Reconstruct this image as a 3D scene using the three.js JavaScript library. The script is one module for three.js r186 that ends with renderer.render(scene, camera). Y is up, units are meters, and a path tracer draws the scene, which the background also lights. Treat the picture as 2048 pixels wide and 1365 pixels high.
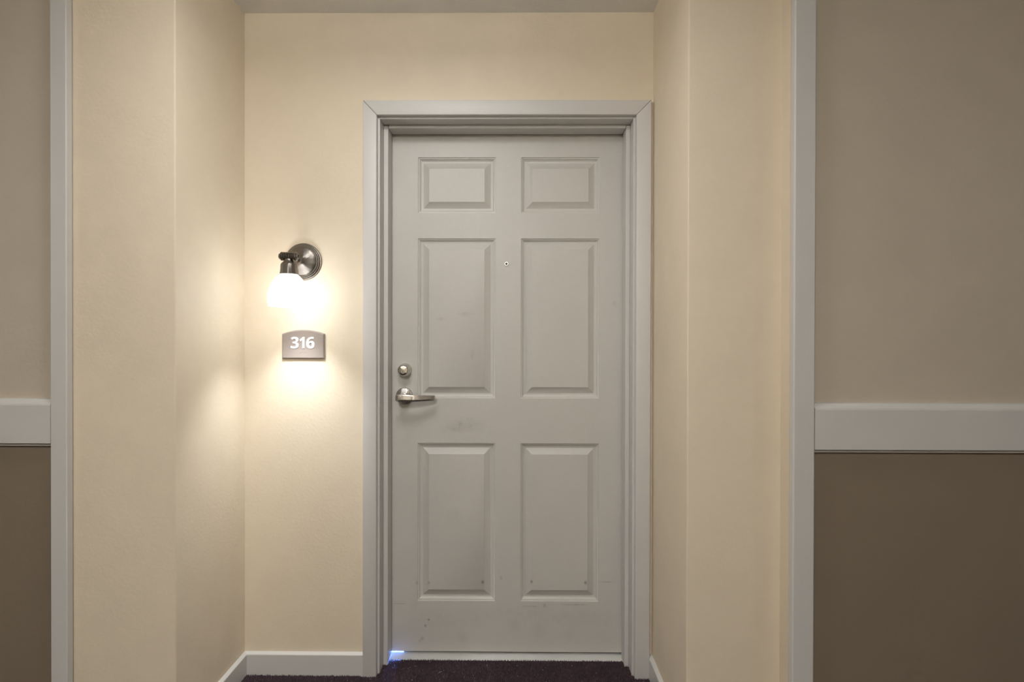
import * as THREE from 'three';
import { mergeGeometries, toCreasedNormals } from 'three/addons/utils/BufferGeometryUtils.js';
import { RoundedBoxGeometry } from 'three/addons/geometries/RoundedBoxGeometry.js';
import { FontLoader } from 'three/addons/loaders/FontLoader.js';
import { TextGeometry } from 'three/addons/geometries/TextGeometry.js';
import { RectAreaLightUniformsLib } from 'three/addons/lights/RectAreaLightUniformsLib.js';
import { ImprovedNoise } from 'three/addons/math/ImprovedNoise.js';

// ------------------------------------------------------------------ camera, light, exposure
const scene = new THREE.Scene();
scene.background = new THREE.Color(0x000000);
const camera = new THREE.PerspectiveCamera(2 * Math.atan(682.5 / 1100) * 180 / Math.PI, 2048 / 1365, 0.02, 40);
camera.rotation.order = 'YXZ';
camera.position.set(0, 1.2247, 1.9998);
camera.rotation.set(-0.005, 0.0079, 0.0021);
scene.add(camera);
const renderer = new THREE.WebGLRenderer({ antialias: true });
renderer.toneMapping = THREE.LinearToneMapping;
renderer.toneMappingExposure = 1.0;
renderer.shadowMap.enabled = true;
RectAreaLightUniformsLib.init();
const LAMP = new THREE.Color(0.95, 0.975, 1.0);           // the sconce's bulb
const DOOR_SCONCE = { glow: 0.09, mouth: 1.2 };          // the sconce in view
const HALL_LAMPS = [[-0.36, 0.86, 14.5, 0.16], [-0.42, 2.75, 62, 2.3], [3.0, 2.6, 12, 0.4], [-3.8, 2.2, 16, 0.5]];   // x, z, light from the face, light from the rim of the corridor's ceiling drums, above and beside the camera
const PANEL = new THREE.Color(1.0, 0.99, 0.975);
const DAYLIGHT = new THREE.RectAreaLight(new THREE.Color(0.11, 0.27, 1.0), 15000, 1.4, 0.85);   // low window of the flat behind the door
DAYLIGHT.position.set(-0.45, 0.48, -6.94); DAYLIGHT.rotation.y = Math.PI; scene.add(DAYLIGHT);

// ------------------------------------------------------------------ measures (metres; the alcove's back wall is z = 0)
const XL = -0.9913, XR = 0.494, YC = 2.4059, ZF = 0.4083, ZP = 0.4582, ZD = -0.125, ZO = 3.3;

// ------------------------------------------------------------------ random numbers, textures
let seed = 7;
const rnd = () => { seed = (seed * 1664525 + 1013904223) >>> 0; return seed / 4294967296; };
const noise = new ImprovedNoise();
function dataTexture(w, h, f, srgb) {
  const d = new Uint8Array(w * h * 4);
  for (let j = 0; j < h; j++) for (let i = 0; i < w; i++) {
    const c = f(i / w, j / h, i, j), k = (j * w + i) * 4;
    for (let n = 0; n < 3; n++) d[k + n] = Math.max(0, Math.min(255, 255 * (Array.isArray(c) ? c[n] : c)));
    d[k + 3] = 255;
  }
  const t = new THREE.DataTexture(d, w, h); t.magFilter = THREE.LinearFilter; t.minFilter = THREE.LinearFilter;
  t.wrapS = t.wrapT = THREE.RepeatWrapping; if (srgb) t.colorSpace = THREE.SRGBColorSpace; t.needsUpdate = true; return t;
}
// noise that repeats every n cells
function tiled(u, v, n, z) {
  const a = (x, y) => noise.noise(x, y, z);
  const x = u * n, y = v * n;
  return (1 - u) * (1 - v) * a(x, y) + u * (1 - v) * a(x - n, y) + (1 - u) * v * a(x, y - n) + u * v * a(x - n, y - n);
}
const peel = dataTexture(512, 512, (u, v) => 0.5 + 0.45 * tiled(u, v, 60, 0.3) + 0.35 * tiled(u, v, 110, 4.3) + 0.3 * tiled(u, v, 14, 7.7));  // rolled wall paint
peel.repeat.set(1.6, 1.6);
const brushed = dataTexture(256, 512, (u, v) => 0.5 + 0.30 * tiled(u, v, 6, 2.2) + 0.30 * noise.noise(u * 160, v * 6, 1.1) * Math.sin(Math.PI * v) + 0.2 * tiled(u, v, 40, 9.1)); // brushed on enamel
brushed.repeat.set(3, 3);
const patchy = dataTexture(256, 256, (u, v) => { const n = 1 + 0.020 * tiled(u, v, 4, 1.4) + 0.018 * tiled(u, v, 13, 8.4) + 0.010 * tiled(u, v, 47, 3.3); return [0.975 * n, 0.975 * n, 0.972 * n]; }, true);
patchy.repeat.set(0.8, 0.8);

const std = (name, r, g, b, rough, extra = {}) => { const m = new THREE.MeshStandardMaterial({ color: new THREE.Color().setRGB(r, g, b), roughness: rough, metalness: 0, ...extra }); m.name = name; return m; };
const wallPaint = (name, r, g, b) => std(name, r, g, b, 0.62, { map: patchy, bumpMap: peel, bumpScale: 0.00035 });
const M = {
  cream: wallPaint('cream_paint', 0.76, 0.66, 0.515),
  tan: wallPaint('tan_paint', 0.53, 0.465, 0.375),
  brown: wallPaint('brown_paint', 0.235, 0.186, 0.135),
  ceiling: std('ceiling_paint', 0.86, 0.86, 0.84, 0.8, { map: patchy, bumpMap: peel, bumpScale: 0.0006 }),
  trim: std('trim_enamel', 0.58, 0.567, 0.545, 0.45, { bumpMap: brushed, bumpScale: 0.00025 }),
  carpetBase: std('carpet_backing', 0.022, 0.014, 0.017, 1),
  pewter: std('aged_pewter', 0.21, 0.19, 0.168, 0.36, { metalness: 1 }),
  pewterDark: std('dark_pewter', 0.13, 0.115, 0.10, 0.42, { metalness: 1 }),
  nickel: std('satin_nickel', 0.60, 0.575, 0.535, 0.3, { metalness: 1 }),
  nickelBright: std('polished_nickel', 0.74, 0.72, 0.69, 0.22, { metalness: 1 }),
  black: std('keyway_black', 0.012, 0.011, 0.010, 0.6),
  rubber: std('seal_rubber', 0.035, 0.033, 0.028, 0.8),
  sign: std('sign_plastic', 0.27, 0.228, 0.203, 0.45),
  digit: std('raised_white', 0.86, 0.84, 0.83, 0.45),
  threshold: std('mill_aluminium', 0.62, 0.62, 0.60, 0.7, { map: patchy }),
  lint: std('lint', 0.55, 0.52, 0.52, 1),
  entryFloor: std('entry_floor', 0.62, 0.60, 0.57, 0.5),
  entryWall: std('entry_wall', 0.6, 0.58, 0.54, 0.8),
};

// ------------------------------------------------------------------ helpers
const taken = {};
const numbered = (n) => { taken[n] = (taken[n] ?? -1) + 1; return taken[n] ? `${n}_${String(taken[n]).padStart(3, '0')}` : n; };
// uv in metres, taken from the two axes a face lies along
function metric(g) {
  const a = g.index ? g.toNonIndexed() : g, p = a.attributes.position, n = a.attributes.normal, uv = new Float32Array(p.count * 2);
  for (let i = 0; i < p.count; i += 3) {
    let nx = 0, ny = 0, nz = 0;
    for (let k = 0; k < 3; k++) { nx += Math.abs(n.getX(i + k)); ny += Math.abs(n.getY(i + k)); nz += Math.abs(n.getZ(i + k)); }
    for (let k = i; k < i + 3; k++) {
      const x = p.getX(k), y = p.getY(k), z = p.getZ(k);
      const [u, v] = nz >= nx && nz >= ny ? [x, y] : nx >= ny ? [z, y] : [x, z];
      uv[2 * k] = u; uv[2 * k + 1] = v;
    }
  }
  a.setAttribute('uv', new THREE.BufferAttribute(uv, 2)); return a;
}
const box = (x0, x1, y0, y1, z0, z1) => metric(new THREE.BoxGeometry(x1 - x0, y1 - y0, z1 - z0).translate((x0 + x1) / 2, (y0 + y1) / 2, (z0 + z1) / 2));
const rbox = (x0, x1, y0, y1, z0, z1, r = 0.002, s = 2) => metric(new RoundedBoxGeometry(x1 - x0, y1 - y0, z1 - z0, s, r).translate((x0 + x1) / 2, (y0 + y1) / 2, (z0 + z1) / 2));
const shapeOf = (pts) => new THREE.Shape(pts.map(([x, y]) => new THREE.Vector2(x, y)));
// points (x, y) pushed along z from z0 to z1
const prism = (pts, z0, z1, opt = {}) => metric(new THREE.ExtrudeGeometry(shapeOf(pts), { depth: z1 - z0, bevelEnabled: false, curveSegments: 6, ...opt }).translate(0, 0, z0));
// a profile (out, up) pushed along x from x0 to x1, out = +z
const railX = (pts, x0, x1) => { const g = new THREE.ExtrudeGeometry(shapeOf(pts), { depth: x1 - x0, bevelEnabled: false }); g.rotateY(-Math.PI / 2); g.scale(1, 1, 1); const a = g.attributes.position; for (let i = 0; i < a.count; i++) a.setXYZ(i, a.getX(i) + x1, a.getY(i), a.getZ(i)); g.computeVertexNormals(); return metric(g); };
const lathe = (pts, seg = 48, crease = 0.6) => toCreasedNormals(new THREE.LatheGeometry(pts.map(([x, y]) => new THREE.Vector2(x, y)), seg), crease);
const latheZ = (pts, seg, crease) => lathe(pts, seg, crease).rotateX(Math.PI / 2);
function mesh(name, geo, mat, parent = scene) {
  const g = Array.isArray(geo) ? mergeGeometries(geo.map((x) => (x.index ? x.toNonIndexed() : x))) : geo;
  const o = new THREE.Mesh(g, mat); o.name = parent === scene ? numbered(name) : name; o.castShadow = o.receiveShadow = true; parent.add(o); return o;
}
function group(name, pos = [0, 0, 0], parent = scene) { const o = new THREE.Group(); o.name = parent === scene ? numbered(name) : name; o.position.set(...pos); parent.add(o); return o; }
function tag(o, label, category, kind, grp) { o.userData = { label, category }; if (kind) o.userData.kind = kind; if (grp) o.userData.group = grp; return o; }
const structure = (o, label, category) => tag(o, label, category, 'structure');

// ------------------------------------------------------------------ walls, floor, ceiling
{
  const hole = [[-0.5155, -0.02], [0.4405, -0.02], [0.4405, 2.0395], [-0.5155, 2.0395]];
  const s = shapeOf([[XL - 0.1, -0.02], hole[0], hole[3], hole[2], hole[1], [XR + 0.1, -0.02], [XR + 0.1, YC], [XL - 0.1, YC]]);
  structure(mesh('wall_back', metric(new THREE.ExtrudeGeometry(s, { depth: 0.13, bevelEnabled: false }).translate(0, 0, -0.13)), M.cream), 'cream painted wall around the white six-panel door', 'wall');
  // the two cream returns with eased corner beads
  const r = 0.004, bead = (cx, sx) => Array.from({ length: 5 }, (_, k) => { const a = k / 4 * Math.PI / 2; return [cx - sx * r * (1 - Math.sin(a)), -(ZF - r * (1 - Math.cos(a)))]; });
  const block = (pts) => { const g = new THREE.ExtrudeGeometry(shapeOf(pts), { depth: YC + 0.02, bevelEnabled: false }); g.rotateX(-Math.PI / 2); g.translate(0, -0.02, 0); return metric(toCreasedNormals(g, 0.5)); };
  // extruded along y: shape is (x, -z)
  const bl = Array.from({ length: 5 }, (_, k) => { const a = k / 4 * Math.PI / 2; return [XL - r + r * Math.cos(a), -(ZF - r + r * Math.sin(a))]; });   // from side to front
  structure(mesh('wall_left', block([[-1.318, 0.13], [-1.318, -ZF], ...bl.reverse(), [XL, 0.13]]), M.cream), 'cream return wall and pilaster beside the lit sconce', 'wall');
  const br = Array.from({ length: 5 }, (_, k) => { const a = k / 4 * Math.PI / 2; return [XR + r - r * Math.cos(a), -(ZF - r + r * Math.sin(a))]; });
  structure(mesh('wall_right', block([[XR, 0.13], ...br, [0.775, -ZF], [0.775, 0.13]]), M.cream), 'narrow bright cream return wall and pilaster beside the door casing', 'wall');
  const fl = group('wall_far_left'); structure(fl, 'two-tone corridor wall left of the cream pilaster, tan above brown', 'wall');
  mesh('upper_panel', box(-5, -1.318, 0.98, YC, 0.3, ZF), M.tan, fl); mesh('lower_panel', box(-5, -1.318, -0.02, 0.98, 0.3, ZF), M.brown, fl).userData.label = 'dark brown lower wall';
  const fr = group('wall_far_right'); structure(fr, 'two-tone corridor wall right of the pilaster, tan above dark brown', 'wall');
  mesh('upper_panel', box(0.7745, 5, 0.98, YC, 0.3, ZP), M.tan, fr); mesh('lower_panel', box(0.7745, 5, -0.02, 0.98, 0.3, ZP), M.brown, fr).userData.label = 'dark brown lower wall';
  mesh('side_return', box(0.7625, 0.7745, -0.02, YC, 0.36, ZP), M.cream, fr).userData.label = 'narrow cream step against the pilaster';
  const op = group('wall_front'); structure(op, 'opposite corridor wall behind the camera, cream between two-tone ends', 'wall');
  mesh('cream_bay', box(-2.4, 2.4, -0.02, YC, ZO, ZO + 0.1), M.cream, op);
  for (const [p, q] of [[-5, -2.4], [2.4, 5]]) { mesh('upper_panel', box(p, q, 0.98, YC, ZO, ZO + 0.1), M.tan, op); mesh('lower_panel', box(p, q, -0.02, 0.98, ZO, ZO + 0.1), M.brown, op); }
  structure(mesh('wall_end_left', box(-5.1, -5, -0.02, YC, 0.3, ZO + 0.1), M.tan), 'tan wall closing the far left end of the corridor', 'wall');
  structure(mesh('wall_end_right', box(5, 5.1, -0.02, YC, 0.3, ZO + 0.1), M.tan), 'tan wall closing the far right end of the corridor', 'wall');
  structure(mesh('ceiling', box(-5.1, 5.1, YC, YC + 0.1, -0.13, ZO + 0.1), M.ceiling), 'flat grey-white ceiling over the door alcove', 'ceiling');
  structure(mesh('floor', box(-5.1, 5.1, -0.12, -0.006, -0.09, ZO + 0.1), M.carpetBase), 'dark plum carpeted floor in front of the door', 'floor');
}

// ------------------------------------------------------------------ door frame: casing, jambs, stops, seal, threshold
{
  const f = group('trim_1'); structure(f, 'white painted door frame with mitred casing and stepped jambs', 'door frame');
  const CT = 0.02, oL = -0.5545, iL = -0.5050, iR = 0.4300, oR = 0.4830, oT = 2.0818, iT = 2.0290, g = 0.0004;
  // mitred casing boards with an eased face
  const bev = { bevelEnabled: true, bevelThickness: 0.003, bevelSize: 0.003, bevelOffset: -0.003, bevelSegments: 3 };
  const board = (name, pts) => mesh(name, toCreasedNormals(prism(pts, -0.003, CT - 0.003, bev), 0.5), M.trim, f);
  board('side_casing', [[oL, -0.01], [iL, -0.01], [iL, iT - g], [oL, oT - g]]);
  board('side_casing', [[iR, -0.01], [oR, -0.01], [oR, oT - g], [iR, iT - g]]);
  board('head_casing', [[oL + g, oT], [iL + g, iT], [iR - g, iT], [oR - g, oT]]);
  const jL = -0.4975, jR = 0.4225, jT = 2.0215, e = 0.0015;
  mesh('side_jamb', rbox(jL - 0.017, jL, -0.01, jT + 0.017, -0.175, -0.0005, e), M.trim, f);
  mesh('side_jamb', rbox(jR, jR + 0.017, -0.01, jT + 0.017, -0.175, -0.0005, e), M.trim, f);
  mesh('head_jamb', rbox(jL, jR, jT, jT + 0.017, -0.175, -0.0005, e), M.trim, f);
  const sL = -0.4803, sR = 0.4070, sT = 2.0080, z0 = -0.119, z1 = -0.0555;
  mesh('side_stop', rbox(jL, sL, -0.006, jT - 0.0012, z0, z1, 0.0022), M.trim, f);
  mesh('side_stop', rbox(sR, jR, -0.006, jT - 0.0008, z0, z1, 0.0022), M.trim, f);
  mesh('head_stop', rbox(sL + 0.0011, sR - 0.0011, sT, jT, z0, z1 + 0.0004, 0.0022), M.trim, f);
  const w = [box(jL, sL - 0.0016, -0.002, jT, ZD, z0), box(sR + 0.0016, jR, -0.002, jT, ZD, z0), box(sL - 0.0016, sR + 0.0016, sT + 0.0016, jT, ZD, z0)];
  mesh('weatherstrip', w, M.rubber, f).userData.label = 'dark rubber seal between stop and door';
  const t = railX([[-0.19, -0.02], [-0.086, -0.02], [-0.086, -0.0090], [-0.09, -0.0082], [-0.137, -0.0016], [-0.185, -0.0016], [-0.19, -0.004]], jL, jR);
  mesh('threshold', t, M.threshold, f).userData.label = 'pale worn metal threshold strip under the door';
}

// ------------------------------------------------------------------ baseboards, wall trims, chair rails
{
  const prof = [[0, -0.01], [0.0135, -0.01], [0.0135, 0.0705], [0.012, 0.0728], [0.0015, 0.0768], [0, 0.0772]];
  structure(mesh('baseboard_back', railX(prof, XL, -0.5548), M.trim), 'white baseboard under the room number sign', 'baseboard');
  const left = railX(prof, -ZF - 0.0135, 0); left.rotateY(Math.PI / 2); left.translate(XL, 0, 0);
  structure(mesh('baseboard_left', left, M.trim), 'white baseboard along the return wall beside the sconce', 'baseboard');
  const right = railX(prof, 0, ZF + 0.0135); right.rotateY(-Math.PI / 2); right.translate(XR, 0, 0);
  structure(mesh('baseboard_right', right, M.trim), 'white baseboard along the narrow return wall beside the casing', 'baseboard');
  const fl = railX(prof, -1.2885, XL + 0.0135); fl.translate(0, 0, ZF);
  structure(mesh('baseboard_front_left', fl, M.trim), 'white baseboard at the foot of the left pilaster face', 'baseboard');
  const fr = railX(prof, XR - 0.0135, 0.762); fr.translate(0, 0, ZF);
  structure(mesh('baseboard_front_right', fr, M.trim), 'white baseboard at the foot of the right pilaster face', 'baseboard');
  // upright boards between pilaster and tan wall
  const t2 = group('trim_2'); structure(t2, 'upright white board between the tan wall and the cream pilaster near the sconce', 'trim');
  mesh('board', rbox(-1.3362, -1.2888, -0.01, YC, ZF + 0.0028, ZF + 0.026, 0.003, 3), M.trim, t2); mesh('backing_strip', box(-1.3340, -1.2935, -0.01, YC, ZF, ZF + 0.0035), M.trim, t2);
  const t3 = group('trim_3'); structure(t3, 'upright white board at the edge of the dark brown and tan wall, beside the narrow step', 'trim');
  mesh('board', rbox(0.7618, 0.8212, -0.01, YC, ZP + 0.0006, ZP + 0.0255, 0.0045, 3), M.trim, t3); mesh('backing_strip', box(0.7645, 0.8195, -0.01, YC, ZP, ZP + 0.002), M.trim, t3);
  // chair rails
  const rail = [[0, 0.9105], [0.012, 0.9105], [0.012, 0.9168], [0.0095, 0.9172], [0.0095, 0.9186], [0.0222, 0.9186], [0.0236, 0.920], [0.0236, 1.0290], [0.0226, 1.0335], [0.0195, 1.038], [0.013, 1.0455], [0.009, 1.0468], [0, 1.0475]];
  const cl = railX(rail, -5, -1.3378); cl.translate(0, 0, ZF);
  structure(mesh('trim_4', cl, M.trim), 'white chair rail butting against the upright board, beside the sconce side', 'chair rail');
  const cr = railX(rail, 0.8220, 5); cr.translate(0, 0, ZP);
  structure(mesh('trim_5', cr, M.trim), 'long white chair rail over the dark brown wall', 'chair rail');
  for (const [a, b, y, z] of [[-5, -1.3378, 0, ZF], [0.8220, 5, 0, ZP]]) { const gg = railX(prof, a, b); gg.translate(0, y, z); structure(mesh(a < 0 ? 'baseboard_far_left' : 'baseboard_far_right', gg, M.trim), a < 0 ? 'white baseboard under the brown wall on the sconce side' : 'white baseboard under the brown wall past the narrow step', 'baseboard'); }
}

// ------------------------------------------------------------------ the door
{
  const x0 = -0.4935, x1 = 0.4205, y0 = 0.0092, y1 = 2.0185;
  const cols = [[-0.3820, -0.0800], [0.0165, 0.3208]], rows = [[1.7077, 1.9236], [0.9916, 1.6108], [0.2050, 0.8189]];
  // enamel with the scuffs and smudges that the photograph shows (px, py, size in px, darkness)
  const marks = [[858, 1254, 2, .5], [851, 1266, 2.2, .45], [845, 1292, 3.5, .2], [840, 1297, 3, .14], [966, 1178, 3, .55], [1172, 1178, 3, .5], [1064, 1177, 2.5, .5], [858, 1180, 2.5, .3], [1003, 1169, 3, .2], [1090, 1224, 3, .25], [1030, 1265, 10, .06], [1080, 1272, 14, .05], [1140, 1284, 10, .05], [925, 1290, 12, .05], [834, 1180, 3, .2], [1228, 618, 5, .08], [830, 1225, 8, .05]];
  const streaks = [[932, 862, 26, 11, .05], [915, 868, 24, 7, .03], [1145, 1222, 22, 1.2, .14], [1060, 1226, 14, 1.2, .12], [907, 1045, 14, 13, .03], [930, 640, 14, 3, .05], [880, 650, 8, 3, .05], [945, 720, 3, 8, .06], [1215, 1176, 12, 1.2, .12], [800, 1222, 12, 1, .12], [900, 1250, 60, 16, .022], [1040, 1240, 70, 14, .022], [1170, 1250, 60, 12, .02]];
  const k = 1100 / 2.125, ux = (px) => (px - 1032.7) / k, uy = (py) => 1.2247 - (py - 688 + 0.0021 * (px0 => px0)(0)) / k;
  const paint = dataTexture(1024, 2048, (u, v) => {
    const x = x0 + u * (x1 - x0), y = y0 + v * (y1 - y0); let d = 0;
    for (const [px, py, s, a] of marks) { const q = Math.hypot(x - ux(px), (y - uy(py)) * 0.8) * k / s; if (q < 2.2) d += a * Math.exp(-q * q * 1.4) * (0.6 + 0.8 * noise.noise(x * 900, y * 900, 3.1)); }
    for (const [px, py, sx, sy, a] of streaks) { const q = Math.hypot((x - ux(px)) * k / sx, (y - uy(py)) * k / sy); if (q < 1.6) d += a * Math.max(0, 1 - q * q * 0.4) * (0.55 + 1.5 * Math.max(0, noise.noise(x * 60, y * 60, 1.7)) + 0.7 * noise.noise(x * 260, y * 260, 5.2)); }
    const n = 0.975 + 0.010 * noise.noise(x * 9, y * 9, 0.4) + 0.006 * noise.noise(x * 60, y * 60, 2.4) - Math.max(0, d);
    return [n, n, n * 0.998];
  }, true);
  paint.wrapS = paint.wrapT = THREE.ClampToEdgeWrapping;
  const enamel = std('door_enamel', 0.585, 0.565, 0.53, 0.46, { map: paint, bumpMap: brushed, bumpScale: 0.0002 });
  const doorUV = (g) => { const p = g.attributes.position, uv = g.attributes.uv; for (let i = 0; i < p.count; i++) uv.setXY(i, (p.getX(i) - x0) / (x1 - x0), (p.getY(i) - y0) / (y1 - y0)); return g; };
  const d = group('door_1'); structure(d, 'white six-panel entry door with lever handle, deadbolt and peephole', 'door');
  const s = shapeOf([[x0, y0], [x1, y0], [x1, y1], [x0, y1]]);
  for (const [a, b] of cols) for (const [c, e] of rows) s.holes.push(new THREE.Path([[a, c], [a, e], [b, e], [b, c]].map(([x, y]) => new THREE.Vector2(x, y))));
  mesh('slab', [doorUV(metric(new THREE.ExtrudeGeometry(s, { depth: 0.014, bevelEnabled: false }).translate(0, 0, ZD - 0.014))), doorUV(box(x0, x1, y0, y1, ZD - 0.045, ZD - 0.014))], enamel, d);
  // sunk ovolo, flat valley, raised bevel, field: (inset, depth)
  const prof = [[0, 0], [0.0014, -0.0006], [0.0022, -0.0040], [0.0064, -0.0048], [0.0072, -0.0074], [0.0125, -0.0122], [0.0150, -0.0130], [0.0205, -0.0130], [0.0225, -0.0120], [0.0408, -0.0040], [0.0428, -0.0022], [0.0440, -0.0014]];
  for (const [c, e] of rows) for (const [a, b] of cols) {
    const pos = [], add = (...v) => v.forEach((q) => pos.push(...q));
    const ring = ([o, z]) => [[a + o, c + o], [b - o, c + o], [b - o, e - o], [a + o, e - o]].map(([x, y]) => [x, y, ZD + z]);
    for (let i = 0; i + 1 < prof.length; i++) { const p = ring(prof[i]), q = ring(prof[i + 1]); for (let n = 0; n < 4; n++) { const m = (n + 1) % 4; add(p[n], p[m], q[m], p[n], q[m], q[n]); } }
    const q = ring(prof.at(-1)); add(q[0], q[1], q[2], q[0], q[2], q[3]);
    const g = new THREE.BufferGeometry(); g.setAttribute('position', new THREE.BufferAttribute(new Float32Array(pos), 3)); g.computeVertexNormals();
    g.setAttribute('uv', new THREE.BufferAttribute(new Float32Array(pos.length / 3 * 2), 2));
    mesh('panel', doorUV(toCreasedNormals(g, 0.45)), enamel, d);
  }
  mesh('door_sweep', box(-0.4375, 0.4224, -0.0018, y0, ZD - 0.030, ZD - 0.018), M.rubber, d).userData.label = 'dark rubber sweep under the door';
  // peephole
  const ph = group('peephole', [-0.0388, 1.512, ZD], d);
  mesh('rim', latheZ([[0.0001, 0], [0.0078, 0], [0.0080, 0.0025], [0.0068, 0.0042], [0.0050, 0.0044], [0.0046, 0.0030], [0.0001, 0.0030]], 32), M.nickelBright, ph);
  const lens = new THREE.MeshPhysicalMaterial({ color: 0x181612, roughness: 0.05, clearcoat: 1 }); lens.name = 'peephole_lens';
  mesh('lens', new THREE.SphereGeometry(0.0046, 20, 12, 0, Math.PI * 2, 0, Math.PI / 2).rotateX(Math.PI / 2).scale(1, 1, 0.4).translate(0, 0, 0.0030), lens, ph);
  // deadbolt
  const db = group('deadbolt', [-0.4300, 1.1018, ZD], d);
  mesh('collar', latheZ([[0.0001, 0], [0.0262, 0], [0.0264, 0.003], [0.0225, 0.036], [0.0205, 0.0400], [0.0190, 0.0400], [0.0186, 0.0385]], 48), M.nickel, db);
  mesh('cylinder_face', latheZ([[0.0001, 0.0402], [0.0158, 0.0402], [0.0172, 0.0395], [0.0176, 0.038]], 48), M.nickelBright, db);
  const plug = mesh('key_plug', latheZ([[0.0001, 0.0426], [0.0068, 0.0426], [0.0078, 0.0415], [0.0080, 0.0395]], 32).translate(0, -0.0052, 0), M.nickel, db);
  mesh('keyway', box(-0.0010, 0.0010, -0.0102, -0.0012, 0.0420, 0.0430), M.black, plug);
  // lever handle
  const lh = group('lever_handle', [-0.4322, 1.0003, ZD], d);
  mesh('rose', latheZ([[0.0001, 0], [0.0330, 0], [0.0333, 0.003], [0.0315, 0.0075], [0.0250, 0.0125], [0.0170, 0.0150], [0.0160, 0.0155], [0.0158, 0.030], [0.0150, 0.033], [0.0135, 0.034], [0.0132, 0.058], [0.0001, 0.058]], 56, 0.5), M.nickel, lh);
  // strap swept to the right, bowed back to the door: x, z, half height, half thickness, y
  const path = [[-0.0165, 0.0610, 0.0105, 0.0060, -0.0010], [-0.0150, 0.0625, 0.0125, 0.0085, -0.0010], [-0.006, 0.0635, 0.0135, 0.0090, -0.0010], [0.012, 0.0645, 0.0134, 0.0082, -0.0012], [0.034, 0.0640, 0.0128, 0.0070, -0.0018], [0.058, 0.0600, 0.0120, 0.0062, -0.0024], [0.080, 0.0535, 0.0112, 0.0056, -0.0028], [0.100, 0.0460, 0.0104, 0.0052, -0.0030], [0.114, 0.0400, 0.0098, 0.0048, -0.0030], [0.1205, 0.0370, 0.0092, 0.0042, -0.0030], [0.1228, 0.0358, 0.0078, 0.0030, -0.0030]];
  const cv = new THREE.CatmullRomCurve3(path.map(([x, z]) => new THREE.Vector3(x, 0, z))), pv = [], idx = [], N = 40, S = 20;
  for (let i = 0; i <= N; i++) {
    const t = i / N, p = cv.getPoint(t), tg = cv.getTangent(t), fl = t * (path.length - 1), j = Math.min(path.length - 2, Math.floor(fl)), w = fl - j, mix = (n) => path[j][n] * (1 - w) + path[j + 1][n] * w;
    for (let n = 0; n < S; n++) { const a = n / S * Math.PI * 2, ca = Math.cos(a), sa = Math.sin(a), q = 4.2, r = Math.pow(Math.pow(Math.abs(ca), q) + Math.pow(Math.abs(sa), q), -1 / q); const hy = ca * r * mix(2), hz = sa * r * mix(3); pv.push(p.x - tg.z * hz, mix(4) + hy, p.z + tg.x * hz); }
  }
  for (let i = 0; i < N; i++) for (let n = 0; n < S; n++) { const a = i * S + n, b = i * S + (n + 1) % S; idx.push(a, a + S, b, b, a + S, b + S); }
  for (const [at, flip] of [[0, 0], [N, 1]]) for (let n = 1; n + 1 < S; n++) { const b = at * S; flip ? idx.push(b, b + n, b + n + 1) : idx.push(b, b + n + 1, b + n); }
  const lg = new THREE.BufferGeometry(); lg.setAttribute('position', new THREE.BufferAttribute(new Float32Array(pv), 3)); lg.setIndex(idx); lg.computeVertexNormals();
  const lever = mesh('lever', toCreasedNormals(lg, 0.7), M.nickel, lh);
  mesh('lock_button', latheZ([[0.0001, 0.0738], [0.0048, 0.0738], [0.0058, 0.0732], [0.0060, 0.0715]], 24).translate(-0.0035, 0.0012, 0), M.nickelBright, lever);
}

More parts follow.
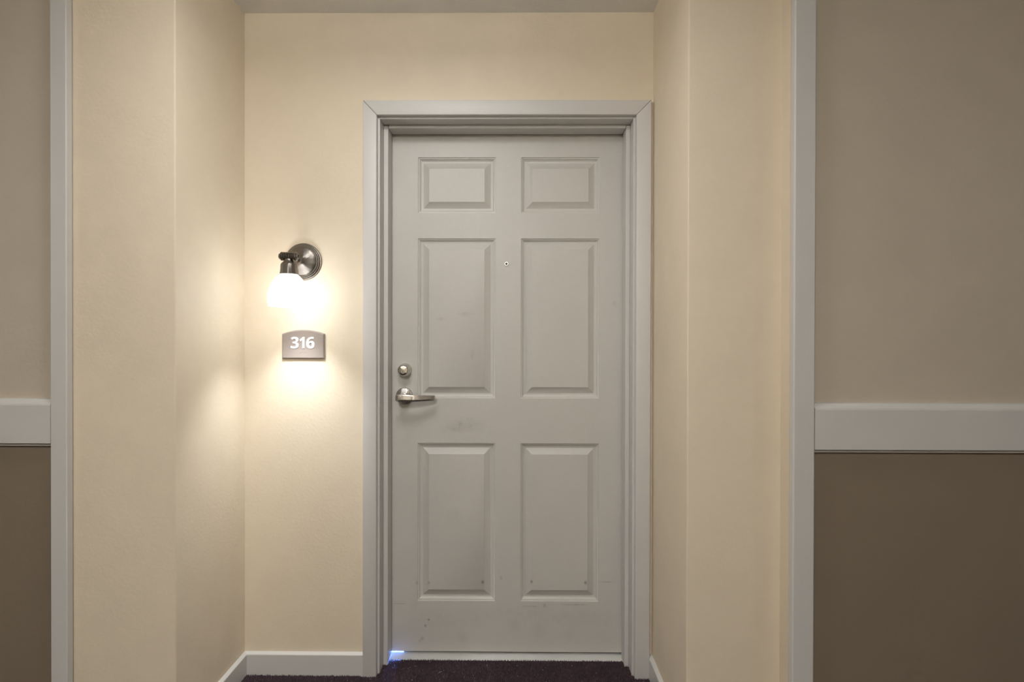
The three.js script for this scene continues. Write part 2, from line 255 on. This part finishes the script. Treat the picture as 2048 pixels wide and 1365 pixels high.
// ------------------------------------------------------------------ wall sconces
const shadeGlass = new THREE.MeshPhysicalMaterial({ color: new THREE.Color().setRGB(0.92, 0.90, 0.86), roughness: 0.9, transmission: 0.07, thickness: 0, emissive: LAMP.clone(), emissiveIntensity: 0.5 }); shadeGlass.name = 'frosted_shade';
const bulbGlow = new THREE.MeshStandardMaterial({ color: 0xffffff, emissive: LAMP.clone(), emissiveIntensity: 3 }); bulbGlow.name = 'bulb_glow';
function makeSconce(label, pos, turn, glow, mouth) {
  const s = group('wall_sconce', pos); s.rotation.y = turn; tag(s, label, 'wall lamp');
  mesh('backplate', latheZ([[0.0001, 0], [0.0672, 0], [0.0676, 0.0035], [0.0660, 0.0065], [0.0632, 0.0070], [0.0628, 0.0105], [0.0606, 0.0125], [0.0584, 0.0128], [0.0580, 0.0160], [0.0556, 0.0182], [0.0535, 0.0184], [0.0520, 0.0205], [0.0490, 0.0225], [0.0400, 0.0262], [0.0280, 0.0310], [0.0170, 0.0370], [0.0110, 0.0440], [0.0085, 0.0520], [0.0001, 0.0525]], 72, 0.45), M.pewter, s);
  const Z = 0.132;
  mesh('arm', latheZ([[0.0001, 0.048], [0.0055, 0.048], [0.0055, 0.062], [0.0082, 0.064], [0.0082, 0.070], [0.0055, 0.072], [0.0055, Z - 0.008], [0.0001, Z - 0.008]], 24), M.pewterDark, s);
  // ribbed barrel across the arm
  const rib = [[0.0001, -0.0325], [0.0075, -0.0325], [0.0096, -0.0310], [0.0096, -0.0270], [0.0120, -0.0262]];
  for (let k = 0; k < 8; k++) { const x = -0.0258 + k * 0.0058; rib.push([0.0136, x], [0.0150, x + 0.0010], [0.0150, x + 0.0028], [0.0136, x + 0.0038], [0.0117, x + 0.0044], [0.0117, x + 0.0053]); }
  rib.push([0.0142, 0.0215], [0.0146, 0.0235], [0.0142, 0.0275], [0.0108, 0.0290], [0.0100, 0.0325], [0.0070, 0.0335], [0.0054, 0.0330], [0.0050, 0.0285], [0.0001, 0.0285]);
  mesh('ribbed_barrel', lathe(rib, 40, 0.5).rotateZ(-Math.PI / 2).translate(0, 0.0005, Z), M.pewter, s);
  mesh('socket_cup', lathe([[0.0001, -0.0040], [0.0130, -0.0040], [0.0134, -0.0080], [0.0150, -0.0110], [0.0240, -0.0195], [0.0262, -0.0240], [0.0270, -0.0420], [0.0292, -0.0545], [0.0292, -0.0565], [0.0260, -0.0565], [0.0240, -0.0450], [0.0001, -0.0440]], 48, 0.5).translate(0, -0.0045, Z), M.pewter, s);
  const o = [[0.0262, -0.0535], [0.0300, -0.0565], [0.0360, -0.0620], [0.0425, -0.0695], [0.0485, -0.0780], [0.0545, -0.0880], [0.0600, -0.0995], [0.0645, -0.1120], [0.0672, -0.1240], [0.0682, -0.1350], [0.0678, -0.1460], [0.0663, -0.1570], [0.0646, -0.1660]];
  const shade = mesh('shade', lathe([...o, ...o.slice().reverse().map(([r, y]) => [r - 0.0035, y + (y < -0.16 ? 0 : 0.0005)])], 64, 0.9).translate(0, -0.0045, Z), shadeGlass, s);
  shade.userData.label = 'frosted white glass bell shade';
  mesh('bulb', lathe([[0.0001, -0.1450], [0.0120, -0.1430], [0.0200, -0.1360], [0.0230, -0.1250], [0.0210, -0.1120], [0.0150, -0.0980], [0.0125, -0.0850], [0.0125, -0.0460]], 32, 0.9).translate(0, -0.0045, Z), bulbGlow, s);
  const p = new THREE.PointLight(LAMP, glow, 0, 2); p.name = 'shade_light'; p.position.set(0, -0.128, Z); p.castShadow = true; p.shadow.radius = 1.4; s.add(p);
  const q = new THREE.SpotLight(LAMP, mouth, 0, 0.82, 0.85, 2); q.name = 'mouth_light'; q.position.set(0, -0.163, Z); q.target.position.set(0, -1.2, Z); q.castShadow = true; q.shadow.radius = 1.2; s.add(q, q.target);
  return s;
}
makeSconce('lit sconce with frosted bell shade above the room number sign', [-0.7755, 1.5015, 0], 0, DOOR_SCONCE.glow, DOOR_SCONCE.mouth);

// ------------------------------------------------------------------ drum lamps on the corridor's ceiling
const drumGlow = new THREE.MeshStandardMaterial({ color: 0xffffff, emissive: PANEL.clone(), emissiveIntensity: 2.5 }); drumGlow.name = 'ceiling_light_glass';
HALL_LAMPS.forEach(([x, z, face, rim], n) => {
  const p = group('ceiling_light', [x, YC, z]); tag(p, ['lit ceiling drum lamp of the corridor just in front of the door', 'lit ceiling drum lamp near the opposite corridor wall', 'lit ceiling drum lamp of the corridor on the brown wall side', 'lit ceiling drum lamp of the corridor far off on the sconce side'][n], 'ceiling light', null, 'corridor ceiling lamps');
  mesh('base_ring', lathe([[0.0001, 0], [0.2, 0], [0.2, -0.018], [0.0001, -0.018]], 40), M.nickel, p);
  mesh('drum_glass', lathe([[0.19, -0.018], [0.225, -0.03], [0.23, -0.10], [0.21, -0.125], [0.12, -0.13], [0.0001, -0.131]], 40, 0.8), drumGlow, p);
  const l = new THREE.RectAreaLight(PANEL, face, 0.38, 0.38); l.rotation.x = -Math.PI / 2; l.position.y = -0.1325; p.add(l);
  const q = new THREE.PointLight(PANEL, rim, 0, 2); q.position.y = -0.085; q.castShadow = true; q.shadow.radius = 3; p.add(q);
});

// ------------------------------------------------------------------ room number sign
{
  const x0 = -0.8512, x1 = -0.6975, y0 = 1.1488, ys = 1.2392, yt = 1.2540, cx = (x0 + x1) / 2;
  const h = yt - ys, w = (x1 - x0) / 2, R = (w * w + h * h) / (2 * h), a = Math.asin(w / R), pts = [[x0, y0], [x1, y0]];
  for (let k = 0; k <= 24; k++) { const t = a - 2 * a * k / 24; pts.push([cx + R * Math.sin(t), yt - R + R * Math.cos(t)]); }
  const s = group('number_sign'); tag(s, 'taupe arched room number sign reading 316 under the sconce', 'sign');
  mesh('plate', toCreasedNormals(prism(pts, 0.0002, 0.0062, { bevelEnabled: true, bevelThickness: 0.0032, bevelSize: 0.0038, bevelOffset: -0.0038, bevelSegments: 1 }), 0.3).translate(0, 0, 0), M.sign, s);
  const font = await new FontLoader().loadAsync('fonts/droid/droid_sans_bold.typeface.json');
  for (const [ch, a0, a1, b0, b1] of [['3', -0.8185, -0.7895, 1.1858, 1.2280], ['1', -0.7868, -0.7683, 1.1866, 1.2276], ['6', -0.7622, -0.7318, 1.1858, 1.2280]]) {
    const g = new TextGeometry(ch, { font, size: 0.04, depth: 0.0016, curveSegments: 10, bevelEnabled: true, bevelThickness: 0.0003, bevelSize: 0.0002, bevelSegments: 1 });
    g.computeBoundingBox(); const bb = g.boundingBox; g.translate(-bb.min.x, -bb.min.y, 0); g.scale((a1 - a0) / (bb.max.x - bb.min.x), (b1 - b0) / (bb.max.y - bb.min.y), 1); g.translate(a0, b0, 0.0094);
    mesh('digit', g, M.digit, s).userData.label = `raised white numeral ${ch}`;
  }
  // braille: number sign, 3, 1, 6
  const dots = [], cell = (k, on) => on.forEach((n) => { const c = n > 3 ? 1 : 0, r = (n - 1) % 3; dots.push(new THREE.SphereGeometry(0.0008, 8, 6).translate(-0.7875 + k * 0.0062 + c * 0.0024, 1.1722 - r * 0.0024, 0.0095)); });
  cell(0, [3, 4, 5, 6]); cell(1, [1, 4]); cell(2, [1]); cell(3, [1, 2, 4]);
  mesh('braille', dots, M.sign, s);
}

// ------------------------------------------------------------------ carpet pile and lint
{
  const blade = new THREE.ConeGeometry(0.0018, 0.0088, 5, 1, true).translate(0, 0.0040, 0);
  const mat = std('plum_pile', 1, 1, 1, 1);
  const spots = [];
  for (let z = -0.0855; z < 0.52; z += 0.0031) for (let x = XL + 0.014; x < XR - 0.014; x += 0.0031) {
    const X = x + (rnd() - 0.5) * 0.0030, Z = z + (rnd() - 0.5) * 0.0030;
    if (Z < 0.0205 && (X < -0.5045 || X > 0.4295)) { if (Z < 0.0145 || X > -0.56) continue; }
    if (Z < 0.001 && (X < -0.4965 || X > 0.4215)) continue;
    if (Z < -0.0545 && (X < -0.4795 || X > 0.4062)) continue;
    spots.push([X, Z]);
  }
  const pile = new THREE.InstancedMesh(blade, mat, spots.length), m = new THREE.Matrix4(), q = new THREE.Quaternion(), e = new THREE.Euler(), c = new THREE.Color();
  spots.forEach(([x, z], i) => {
    const clump = noise.noise(x * 55, z * 55, 0.7), broad = noise.noise(x * 14, z * 14, 5.1);
    e.set((rnd() - 0.5) * 1.1 + 0.3 * clump, rnd() * 6.28, (rnd() - 0.5) * 1.1); q.setFromEuler(e);
    const h = 0.7 + 0.35 * rnd() + 0.2 * clump; m.compose(new THREE.Vector3(x, -0.0056, z), q, new THREE.Vector3(1.05, h, 1.05)); pile.setMatrixAt(i, m);
    const k = 0.75 + 0.35 * rnd() + 0.28 * clump + 0.15 * broad + (rnd() < 0.05 ? 0.9 : 0); c.setRGB(0.066 * k, 0.040 * k, 0.050 * k); pile.setColorAt(i, c);
  });
  pile.name = 'carpet_pile'; pile.castShadow = pile.receiveShadow = true; scene.add(pile); tag(pile, 'dark plum cut pile of the carpet before the door', 'carpet', 'stuff');
  const bits = [];
  const put = (x, z, l) => bits.push(new THREE.BoxGeometry(l, 0.0005, 0.0006).rotateY(rnd() * 3.1).rotateZ((rnd() - 0.5) * 0.5).translate(x, 0.0028, z).toNonIndexed());
  for (const [x, z, l] of [[-0.275, -0.005, 0.010], [-0.279, 0.001, 0.006], [-0.325, -0.066, 0.006], [-0.37, 0.045, 0.004], [-0.52, 0.04, 0.004], [-0.60, 0.05, 0.003], [0.005, -0.045, 0.003], [0.10, -0.02, 0.003], [0.21, -0.05, 0.003], [0.455, 0.045, 0.005]]) put(x, z, l);
  for (let k = 0; k < 36; k++) put(-0.45 + 0.85 * rnd(), -0.075 + 0.2 * rnd(), 0.0015 + 0.002 * rnd());
  tag(mesh('carpet_lint', bits, M.lint), 'pale lint specks scattered on the dark carpet', 'lint', 'stuff');
}

// ------------------------------------------------------------------ the flat behind the door: only its daylight under the door shows
{
  const a = -1.6, b = 0.9, z0 = -7.0;
  structure(mesh('floor_entry', box(a, b, -0.12, -0.005, z0, -0.191), M.entryFloor), 'pale hall floor of the flat behind the door', 'floor');
  structure(mesh('ceiling_entry', box(a, b, YC, YC + 0.1, z0, -0.13), M.entryWall), 'ceiling of the flat behind the door', 'ceiling');
  structure(mesh('wall_entry_left', box(a - 0.1, a, -0.12, YC + 0.1, z0, -0.1), M.entryWall), 'side wall of the flat behind the sconce wall', 'wall');
  structure(mesh('wall_entry_right', box(b, b + 0.1, -0.12, YC + 0.1, z0, -0.1), M.entryWall), 'side wall of the flat behind the right pilaster', 'wall');
  structure(mesh('wall_entry_back', box(a - 0.1, b + 0.1, -0.12, YC + 0.1, z0 - 0.1, z0), M.entryWall), 'far wall of the flat behind the door', 'wall');
  const w = group('window_1'); structure(w, 'bright low window in the flat behind the door', 'window');
  mesh('window_frame', [box(-1.24, 0.34, 0.92, 0.96, z0, z0 + 0.05), box(-1.24, -1.2, 0, 0.92, z0, z0 + 0.05), box(0.3, 0.34, 0, 0.92, z0, z0 + 0.05)], M.trim, w);
  const glow = new THREE.MeshStandardMaterial({ color: 0xffffff, emissive: new THREE.Color(0.11, 0.27, 1.0), emissiveIntensity: 8 }); glow.name = 'window_daylight';
  mesh('window_pane', box(-1.2, 0.3, 0.01, 0.92, z0 + 0.01, z0 + 0.03), glow, w);
}

renderer.render(scene, camera);
